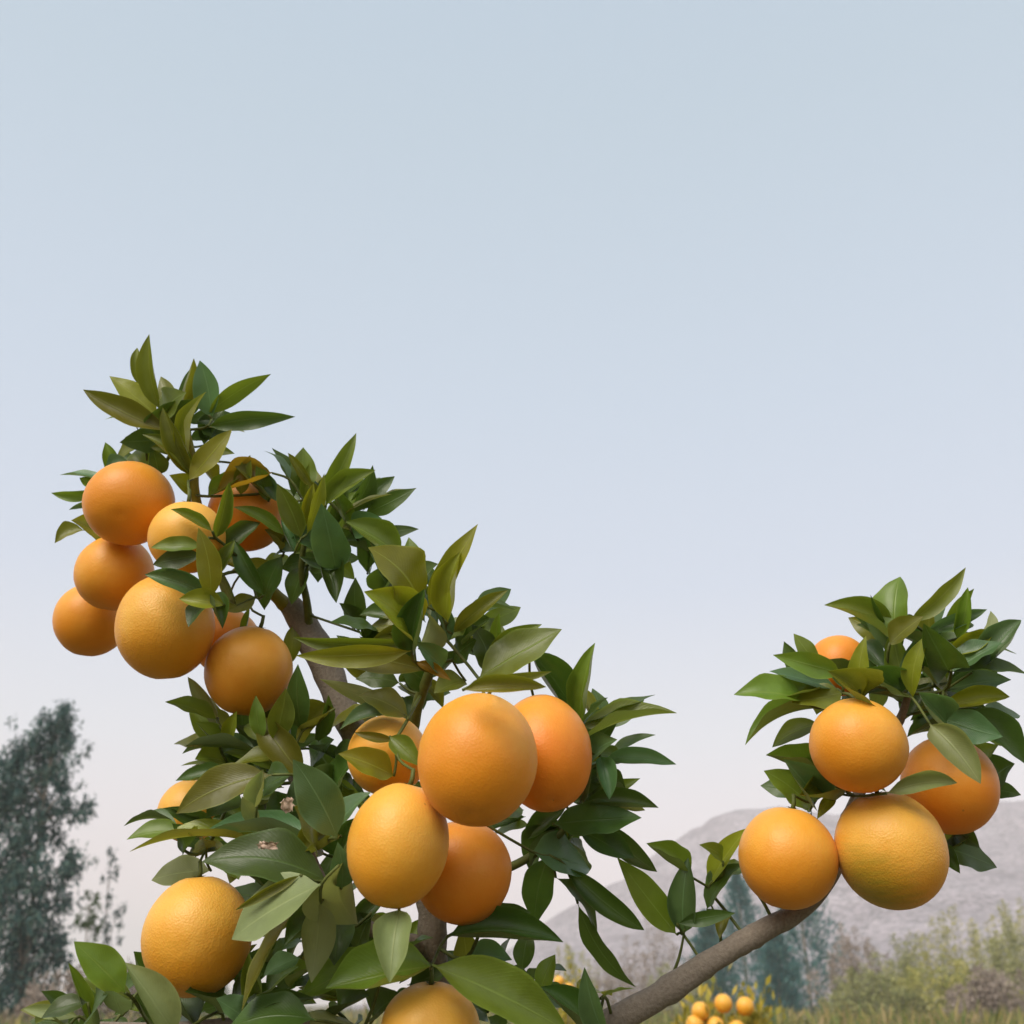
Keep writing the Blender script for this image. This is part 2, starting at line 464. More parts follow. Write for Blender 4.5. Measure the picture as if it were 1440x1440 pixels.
def clump_tree(name, label, cat, Y, base_px, clumps, mat, leaf, n_per, group=None, droop=0.8, trunk_r=0.12):
    """tree whose crown is leafy clumps (px, py, rx, ry); a limb runs from the trunk to each clump"""
    b = at_y(base_px, HORIZON, Y); base = Vector((b.x, Y, 0))
    root = empty(name, base); tag(root, label, cat, group)
    top_py = min(c[1] for c in clumps)
    tx = [c for c in clumps if c[1] == top_py][0]
    tip = at_y(tx[0], tx[1], Y)
    pts = [base, base.lerp(tip, 0.3) + Vector((0.2, 0, 0)), base.lerp(tip, 0.65) + Vector((-0.15, 0.1, 0)), tip]
    sp_, sr_ = smooth_path(pts, [trunk_r, trunk_r * 0.75, trunk_r * 0.45, trunk_r * 0.1], 5)
    join_tubes('trunk', [tube_data(sp_, sr_, 7)], M_fbark, root, base)
    limbs, parts = [], []
    s = Y / F
    for (px, py, rxp, ryp) in clumps:
        c = at_y(px, py, Y + random.uniform(-1, 1) * 25 * s)
        t = max(0.05, min(0.95, (c.z - ryp * s * 1.2) / tip.z))
        a = sp_[int(t * (len(sp_) - 1))]
        lp, lr = smooth_path([a, a.lerp(c, 0.5) + Vector((0, 0, 0.15 * (c - a).length)), c], [trunk_r * 0.35, trunk_r * 0.2, trunk_r * 0.06], 4)
        limbs.append(tube_data(lp, lr, 5))
        n = int(n_per * rxp * ryp / 900)
        # sprays: sub-clusters, then leaves round them
        k = max(4, n // 26)
        ctr = rng.normal(size=(k, 3)) * 0.5 * np.array([rxp * s, rxp * s, ryp * s]) + np.array(c)
        idx = rng.integers(0, k, n)
        pos = ctr[idx] + rng.normal(size=(n, 3)) * np.array([0.12, 0.12, 0.22]) * max(rxp, 14) * s
        ax = rng.normal(size=(n, 3)) * 0.7 + np.array([0, 0, -droop])
        parts.append(quads(pos, ax, leaf[0] * rng.uniform(0.6, 1.3, n), leaf[1] * rng.uniform(0.6, 1.3, n)))
    join_tubes('limb', limbs, M_fbark, root, base)
    crown_obj('crown', parts, mat, root, base)
    return root

clump_tree('gum_tree', 'tall feathery blue green tree rising beside the orange tree', 'tree', 42, 20,
    [(84, 1012, 26, 30), (70, 1040, 34, 30), (50, 1070, 38, 30), (88, 1062, 24, 26), (18, 1075, 30, 34), (40, 1110, 38, 26), (10, 1130, 30, 40), (85, 1118, 20, 28),
     (113, 1138, 26, 13), (60, 1165, 28, 28), (20, 1180, 36, 36), (92, 1212, 22, 28), (45, 1225, 36, 34), (5, 1240, 30, 40), (70, 1270, 30, 30),
     (25, 1290, 40, 40), (60, 1325, 34, 26), (15, 1350, 34, 40), (85, 1340, 22, 20), (45, 1385, 30, 30), (10, 1420, 30, 30), (-40, 1120, 40, 60), (-40, 1240, 46, 60), (-40, 1350, 46, 60)],
    FOL['euc'], (0.30, 0.075), 800, trunk_r=0.16)
clump_tree('sapling_tree', 'slim wispy sapling standing right of the tall feathery tree', 'tree', 46, 155,
    [(156, 1205, 12, 18), (158, 1232, 15, 16), (150, 1262, 12, 18), (165, 1285, 14, 18), (156, 1318, 16, 20)], FOL['euc'], (0.22, 0.06), 330, trunk_r=0.06)
clump_tree('young_tree', 'small dark green tree between the feathery tree and the wispy sapling', 'tree', 38, 130,
    [(128, 1262, 14, 16), (136, 1288, 16, 22), (120, 1300, 12, 18), (128, 1330, 16, 24)], FOL['grn'], (0.2, 0.06), 420, trunk_r=0.06)

def shrub(name, label, px, top, wpx, Y, tone, n_stem=34, n_leaf=70, leaf=(0.24, 0.085), up=0.35, group=None, cat='shrub', low=0.15, peak=0.5):
    b = at_y(px, HORIZON, Y); base = Vector((b.x, Y, 0))
    H = at_y(px, top, Y).z; W = wpx * 1.15 * Y / F
    root = empty(name, base); tag(root, label, cat, group)
    stems, pos, ax = [], [], []
    for k in range(n_stem):
        a = random.uniform(0, 2 * math.pi); rr = math.sqrt(random.random())
        hh = H * (1 - peak * rr ** 1.5) * random.uniform(0.72, 1.0)
        tip = base + Vector((math.cos(a) * rr * W / 2, math.sin(a) * rr * W / 2, hh))
        st = base + Vector((math.cos(a) * rr * 0.15 * W, math.sin(a) * rr * 0.15 * W, -0.05))
        mid = st.lerp(tip, 0.55) + Vector((math.cos(a), math.sin(a), 0)) * rr * W * 0.10
        pp, pr = smooth_path([st, mid, tip], [0.035, 0.02, 0.005], 4)
        stems.append(tube_data(pp, pr, 4))
        t = rng.uniform(low, 1.0, n_leaf) ** 0.8
        P_ = np.array([tuple(p) for p in pp]); ii = t * (len(pp) - 1); i0 = np.minimum(ii.astype(int), len(pp) - 2); fr = (ii - i0)[:, None]
        q = P_[i0] * (1 - fr) + P_[i0 + 1] * fr
        pos.append(q + rng.normal(size=(n_leaf, 3)) * np.array([0.085, 0.085, 0.06]) * W * (1.15 - t)[:, None])
        ax.append(rng.normal(size=(n_leaf, 3)) * 0.6 + np.array([0, 0, up]))
    pos = np.concatenate(pos); ax = np.concatenate(ax); n = len(pos)
    join_tubes('stems', stems, M_fbark, root, base).name = 'stem'
    crown_obj('crown', [quads(pos, ax, leaf[0] * rng.uniform(0.5, 1.3, n), leaf[1] * rng.uniform(0.5, 1.3, n))], FOL[tone], root, base)
    return root
G1 = 'yellowing shrubs in front of the mountain'
for (px, top, w, Y, tone, ns, lab) in [
    (1205, 1285, 110, 76, 'bro', 40, 'grey brown shrub beside the dark cypress in front of the mountain'),
    (1285, 1305, 130, 72, 'oli', 44, 'rounded olive shrub below the green patched orange'),
    (1365, 1238, 110, 74, 'yel', 30, 'tallest sparse yellow green shrub of the row under the mountain'),
    (1432, 1232, 100, 80, 'yel', 30, 'tall thin yellow shrub at the far end of the row'),
    (1450, 1280, 120, 66, 'oli', 40, 'dense olive shrub standing before the thin yellow shrub'),
    (1335, 1335, 150, 60, 'yel', 50, 'broad low yellow shrub in front of the olive shrubs'),
    (1228, 1345, 110, 58, 'oli', 44, 'low dull green shrub in front of the grey brown shrub'),
    (1410, 1350, 130, 54, 'bro', 44, 'low brownish shrub in front of the dense olive shrub')]:
    shrub('shrub', lab, px, top, w, Y, tone, ns, 170, group=G1)
def conifer(px, top, wpx, Y, lab, tone='teal'):
    b = at_y(px, HORIZON, Y); base = Vector((b.x, Y, 0)); H = at_y(px, top, Y).z; W = wpx * Y / F
    root = empty('conifer_tree', base); tag(root, lab, 'conifer', 'blue green conifers behind the orange branch')
    pp, pr = smooth_path([base, base + Vector((0.05, 0, H * 0.5)), base + Vector((0, 0, H))], [0.2, 0.12, 0.02], 4)
    join_tubes('trunk', [tube_data(pp, pr, 7)], M_fbark, root, base)
    n = 5200
    t = rng.uniform(0.02, 1, n) ** 0.85
    prof_ = np.minimum(1, (1.02 - t) * 1.9) * (0.55 + 0.45 * np.minimum(1, t * 4)) * (1 + 0.22 * np.sin(t * 37) + 0.15 * np.sin(t * 71))
    a = rng.uniform(0, 2 * math.pi, n)
    clump = 0.75 + 0.35 * np.sin(a * 5 + t * 23)
    r = W / 2 * prof_ * clump * np.sqrt(rng.uniform(0.15, 1, n))
    pos = np.stack([base.x + np.cos(a) * r, base.y + np.sin(a) * r, t * H], axis=1)
    ax = np.stack([np.cos(a) * 0.6, np.sin(a) * 0.6, np.full(n, 0.9)], axis=1) + rng.normal(size=(n, 3)) * 0.3
    crown_obj('crown', [quads(pos, ax, 0.5 * rng.uniform(0.6, 1.3, n), 0.13 * rng.uniform(0.6, 1.3, n))], FOL[tone], root, base)
conifer(1140, 1205, 104, 92, 'dark blue green cypress behind the slanting branch under the orange bunch')
conifer(1052, 1228, 96, 104, 'hazy blue green conifer left of the dark cypress')
conifer(1003, 1285, 66, 88, 'short dusky conifer left of the hazy conifer')
conifer(1098, 1300, 60, 84, 'short conifer between the dark cypress and the hazy conifer')
for (px, top, w, Y, tone, ns, lab) in [
    (925, 1268, 100, 84, 'bro', 40, 'leafless pinkish brown tree left of the conifers'),
    (868, 1318, 90, 78, 'bro', 34, 'low brown thicket between the leafless tree and the orange tree'),
    (805, 1298, 70, 82, 'yel', 22, 'sparse yellow shrub seen right of the orange tree trunk'),
    (962, 1330, 90, 70, 'oli', 34, 'dusky olive shrub in front of the leafless brown tree'),
    (175, 1318, 110, 40, 'bro', 36, 'brown twiggy shrub below the wispy sapling'),
    (85, 1345, 110, 36, 'bro', 36, 'dark brown shrub at the foot of the feathery tree'),
    (330, 1372, 150, 44, 'grn', 30, 'low green shrub seen through the gaps left of the trunk'),
    (700, 1372, 150, 50, 'oli', 30, 'low olive shrub seen through the gaps right of the trunk')]:
    shrub('shrub', lab, px, top, w, Y, tone, ns, 90, group='shrubs round the field edge')

# tall weeds over the field
n = 42000
wy = rng.uniform(14, 58, n) ** 1.0
wx = (rng.uniform(-0.62, 0.62, n)) * (wy + 3)
hmax = 1.32 + 0.35 * np.array([mnoise.noise(Vector((float(a) * 0.22, float(b) * 0.22, 1.3))) for a, b in zip(wx, wy)])
pz = rng.uniform(0, 1, n) ** 0.8 * np.maximum(hmax - 0.25, 0.1)
wv, wf = quads(np.stack([wx, wy, pz], 1), rng.normal(size=(n, 3)) * 0.4 + np.array([0, 0, 1.0]), rng.uniform(0.16, 0.42, n), rng.uniform(0.02, 0.055, n))
tag(mesh_obj('tall_weeds', wv.tolist(), wf.tolist(), foliage_mat('weeds', [(0.05, 0.13, 0.045), (0.15, 0.18, 0.05), (0.32, 0.27, 0.09), (0.32, 0.23, 0.14)]), smooth=False),
    'tall green and straw coloured weeds covering the field', None, None, 'stuff')

# ------------------------------------------------------------------ oranges: (px, py, rx, ry, depth, peel, tilt, label)
def orange_mesh(name, rx_, ry_, seed, mat, nseg=40, nring=26):
    vs, fs = [], []
    for j in range(nring + 1):
        th = math.pi * j / nring
        for i in range(nseg):
            ph = 2 * math.pi * i / nseg
            v = Vector((math.sin(th) * math.cos(ph), math.sin(th) * math.sin(ph), math.cos(th)))
            k = 1 + 0.018 * mnoise.noise(v * 1.3 + Vector((seed, 0, 0))) + 0.006 * mnoise.noise(v * 4 + Vector((seed, 3, 0)))
            k -= 0.055 * math.exp(-(th / 0.16) ** 2)              # stem dimple
            k -= 0.035 * math.exp(-((math.pi - th) / 0.12) ** 2)   # blossom end
            vs.append(Vector((v.x * rx_, v.y * (rx_ * 0.6 + ry_ * 0.4), v.z * ry_)) * k)
    for j in range(nring):
        for i in range(nseg):
            i2 = (i + 1) % nseg
            fs.append((j * nseg + i, (j + 1) * nseg + i, (j + 1) * nseg + i2, j * nseg + i2))
    return vs, fs
ORANGES = [
    (182, 708, 62, 56, .955, 'm', (-60, -12), 'plump orange topping the bunch at the tall leafy tip'),
    (161, 806, 53, 53, .985, 'm', (5, 10), 'orange squeezed under the topmost plump orange of its bunch'),
    (129, 871, 51, 52, 1.035, 'm', (0, 8), 'outermost shaded orange half behind the squeezed one'),
    (233, 881, 67, 74, .922, 'w', (4, -6), 'large rough skinned orange hanging lowest in the tall bunch'),
    (263, 756, 53, 51, .915, 'y', (6, 0), 'pale orange half covered by leaves beside the topmost plump orange'),
    (347, 722, 54, 54, .995, 'd', (0, 6), 'orange hidden behind leaves under a curled yellow leaf'),
    (350, 943, 61, 63, .945, 'm', (0, 12), 'deep orange fruit hanging beside the bare upper branch'),
    (318, 902, 46, 46, 1.01, 'd', (0, 0), 'small orange peeping between the rough skinned and deep orange fruits'),
    (268, 1140, 45, 43, .95, 'y', (0, 0), 'yellowish orange half hidden behind leaves midway down the tree'),
    (278, 1316, 75, 80, .81, 'w', (-6, -4), 'large speckled orange hanging low with a leaf across its side'),
    (672, 1067, 84, 94, .745, 'm', (-38, 5), 'biggest orange in front of the central bunch of four'),
    (765, 1058, 67, 85, .82, 'd', (-40, -8), 'orange tucked behind the biggest one in the central bunch'),
    (560, 1188, 71, 85, .75, 'y', (-5, 10), 'yellow egg shaped orange in the central bunch'),
    (651, 1226, 69, 70, .815, 'd', (0, -6), 'lowest orange of the central bunch behind the yellow one'),
    (605, 1448, 70, 62, .76, 'y', (0, 0), 'orange by itself below the central bunch in front of the trunk'),
    (545, 1062, 56, 56, .85, 'y', (-30, 0), 'golden orange mostly hidden by leaves left of the biggest orange'),
    (1207, 1048, 67, 65, .84, 'm', (-6, 6), 'round orange right under the leaf tuft of the slanting branch'),
    (1335, 1104, 65, 67, .898, 'd', (0, -6), 'deep orange fruit crossed by two leaves on the slanting branch'),
    (1108, 1206, 68, 69, .852, 'm', (-4, 10), 'orange resting above the bare slanting branch'),
    (1252, 1195, 76, 80, .842, 'g', (0, -10), 'large orange with a green patch on the slanting branch'),
    (1180, 936, 42, 44, .94, 'd', (-65, 25), 'small orange peeping out high among the slanting branch leaves'),
]
SPH = []          # (centre, radius) for clearance tests
TOPS = []
for (px, py, rxp, ryp, d, peel, tilt, lab) in ORANGES:
    s = d / F
    c = P(px, py, d)
    rx_, ry_ = rxp * s, ryp * s
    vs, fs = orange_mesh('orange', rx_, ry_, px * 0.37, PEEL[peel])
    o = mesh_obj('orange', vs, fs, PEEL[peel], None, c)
    # lean about the view axis (second angle) and towards the camera (first)
    R = Matrix.Rotation(math.radians(tilt[1]), 3, 'Y') @ Matrix.Rotation(math.radians(tilt[0]) + PITCH * 0.5, 3, 'X')
    o.rotation_euler = R.to_euler()
    tag(o, lab, 'orange', 'ripe oranges on the near tree')
    # calyx star and stem, in the orange's own frame
    zt = ry_ * 0.952
    cv, cf = [Vector((0, 0, zt + 0.0012))], []
    for k in range(10):
        a = math.pi * k / 5; r = 0.0062 if k % 2 == 0 else 0.0028
        cv.append(Vector((math.cos(a) * r, math.sin(a) * r, zt + (0.0022 if k % 2 == 0 else 0.0010))))
    for k in range(10): cf.append((0, 1 + k, 1 + (k + 1) % 10))
    mesh_obj('calyx', cv, cf, M_calyx, o, smooth=False)
    stub = [Vector((0, 0, zt - 0.001)), Vector((0.0008, 0, zt + 0.006)), Vector((0, 0.001, zt + 0.013))]
    sv, sf = tube_data(stub, [0.0021, 0.0018, 0.0016], 7)
    mesh_obj('stem', sv, sf, M_twig, o)
    nv, nf = [Vector((0, 0, -ry_ * 0.9625))], []
    for k in range(9):
        a = 2 * math.pi * k / 9; r = 0.0030 * (1 + 0.25 * math.sin(k * 2.3))
        nv.append(Vector((math.cos(a) * r, math.sin(a) * r, -ry_ * 0.9665)))
    for k in range(9): nf.append((0, 1 + (k + 1) % 9, 1 + k))
    mesh_obj('navel', nv, nf, M_navel, o)
    SPH.append((c, rx_ * 0.99, ry_ * 0.99))
    TOPS.append(c + R @ Vector((0, 0, zt + 0.012)))
def inside_orange(p, pad=0.002):
    for c, a, b in SPH:
        q = p - c
        if (q.x * q.x + q.y * q.y) / (a + pad) ** 2 + q.z * q.z / (b + pad) ** 2 < 1: return (c, a)
    return None

# ------------------------------------------------------------------ the orange tree: trunk and main branches
tb = P(612, 1440, .86)
TREE = Vector((tb.x - 0.03, tb.y + 0.03, 0))
tree = empty('orange_tree', TREE)
tag(tree, 'young orange tree loaded with ripe fruit and glossy green leaves', 'orange tree')
def R_(wpx, d): return wpx * 0.5 * d / F
BR = {}
def branch(key, name, pts, rads, rough=0.10, sides=14, mat=None, sub=7):
    pp, pr = smooth_path(pts, rads, sub)
    for k in range(3, len(pr) - 2):
        if random.random() < 0.22 and key != 'trunk': pr[k] *= random.uniform(1.05, 1.14)          # buds and old leaf scars
    v, f = tube_data(pp, pr, sides, rough, len(BR) * 7.7, 75)
    o0 = pts[0]
    ob = mesh_obj(name, [q - o0 for q in v], f, mat or M_bark, tree, o0 - TREE)
    BR[key] = (ob, pp, pr)
    return ob
trunk_pts = [TREE, TREE + Vector((0.012, -0.01, 0.5)), TREE + Vector((0.02, -0.02, 1.0)), P(614, 1530, .86), P(611, 1440, .86), P(609, 1350, .862), P(606, 1270, .868), P(585, 1180, .89),
             P(548, 1110, .915), P(505, 1040, .94), P(478, 985, .96), P(455, 930, .98), P(428, 880, .995), P(404, 846, 1.0)]
trunk_r = [.030, .024, .0195, .0142, .0122, .0120, .0122, .0125, .0130, .0135, .0140, .0150, .0145, .0105]
branch('trunk', 'trunk', trunk_pts, trunk_r, 0.13, 18)
branch('right', 'branch', [P(612, 1560, .86), P(720, 1510, .845), P(800, 1470, .84), P(862, 1436, .842), P(930, 1398, .848), P(1000, 1352, .855), P(1060, 1316, .862), P(1130, 1276, .878), P(1172, 1222, .905), P(1192, 1150, .925),
        P(1225, 1085, .93), P(1262, 1020, .915), P(1278, 975, .905)],
       [.0135, .0126, .0120, .0112, .0104, .0094, .0092, .0082, .0072, .0056, .0046, .0038, .0028], 0.10, 14)
branch('crown', 'branch', [P(412, 862, 1.0), P(372, 822, .985), P(325, 782, .985), P(285, 735, .98), P(274, 690, .975), P(272, 650, .975), P(262, 600, .975)],
       [.0075, .0060, .0052, .0048, .0046, .0040, .0022], 0.08, 10, M_shoot)
branch('mid', 'branch', [P(436, 895, .992), P(432, 850, .975), P(424, 800, .96), P(432, 745, .955), P(445, 705, .955)], [.0050, .0036, .003, .0026, .0016], 0.08, 8, M_twig)
branch('centre', 'branch', [P(560, 1132, .908), P(575, 1060, .895), P(585, 1000, .88), P(604, 945, .865), P(622, 890, .855), P(628, 850, .85)], [.0070, .0058, .0050, .0042, .0034, .002], 0.08, 10, M_twig)
branch('side', 'branch', [P(606, 1262, .868), P(680, 1235, .875), P(745, 1205, .87), P(795, 1165, .865), P(825, 1110, .862), P(828, 1050, .86)], [.0055, .0042, .0034, .0028, .0022, .0015], 0.08, 10, M_twig)
branch('low', 'branch', [P(608, 1335, .862), P(555, 1318, .85), P(510, 1300, .84), P(470, 1262, .83), P(440, 1210, .83), P(430, 1140, .86), P(400, 1080, .90)], [.0070, .0062, .0055, .0048, .004, .0032, .002], 0.08, 10, M_bark)
branch('skirt', 'branch', [P(610, 1450, .86), P(520, 1455, .83), P(430, 1440, .81), P(330, 1440, .81), P(230, 1445, .82), P(140, 1440, .84)], [.0075, .0065, .0055, .0046, .004, .002], 0.08, 10, M_bark)

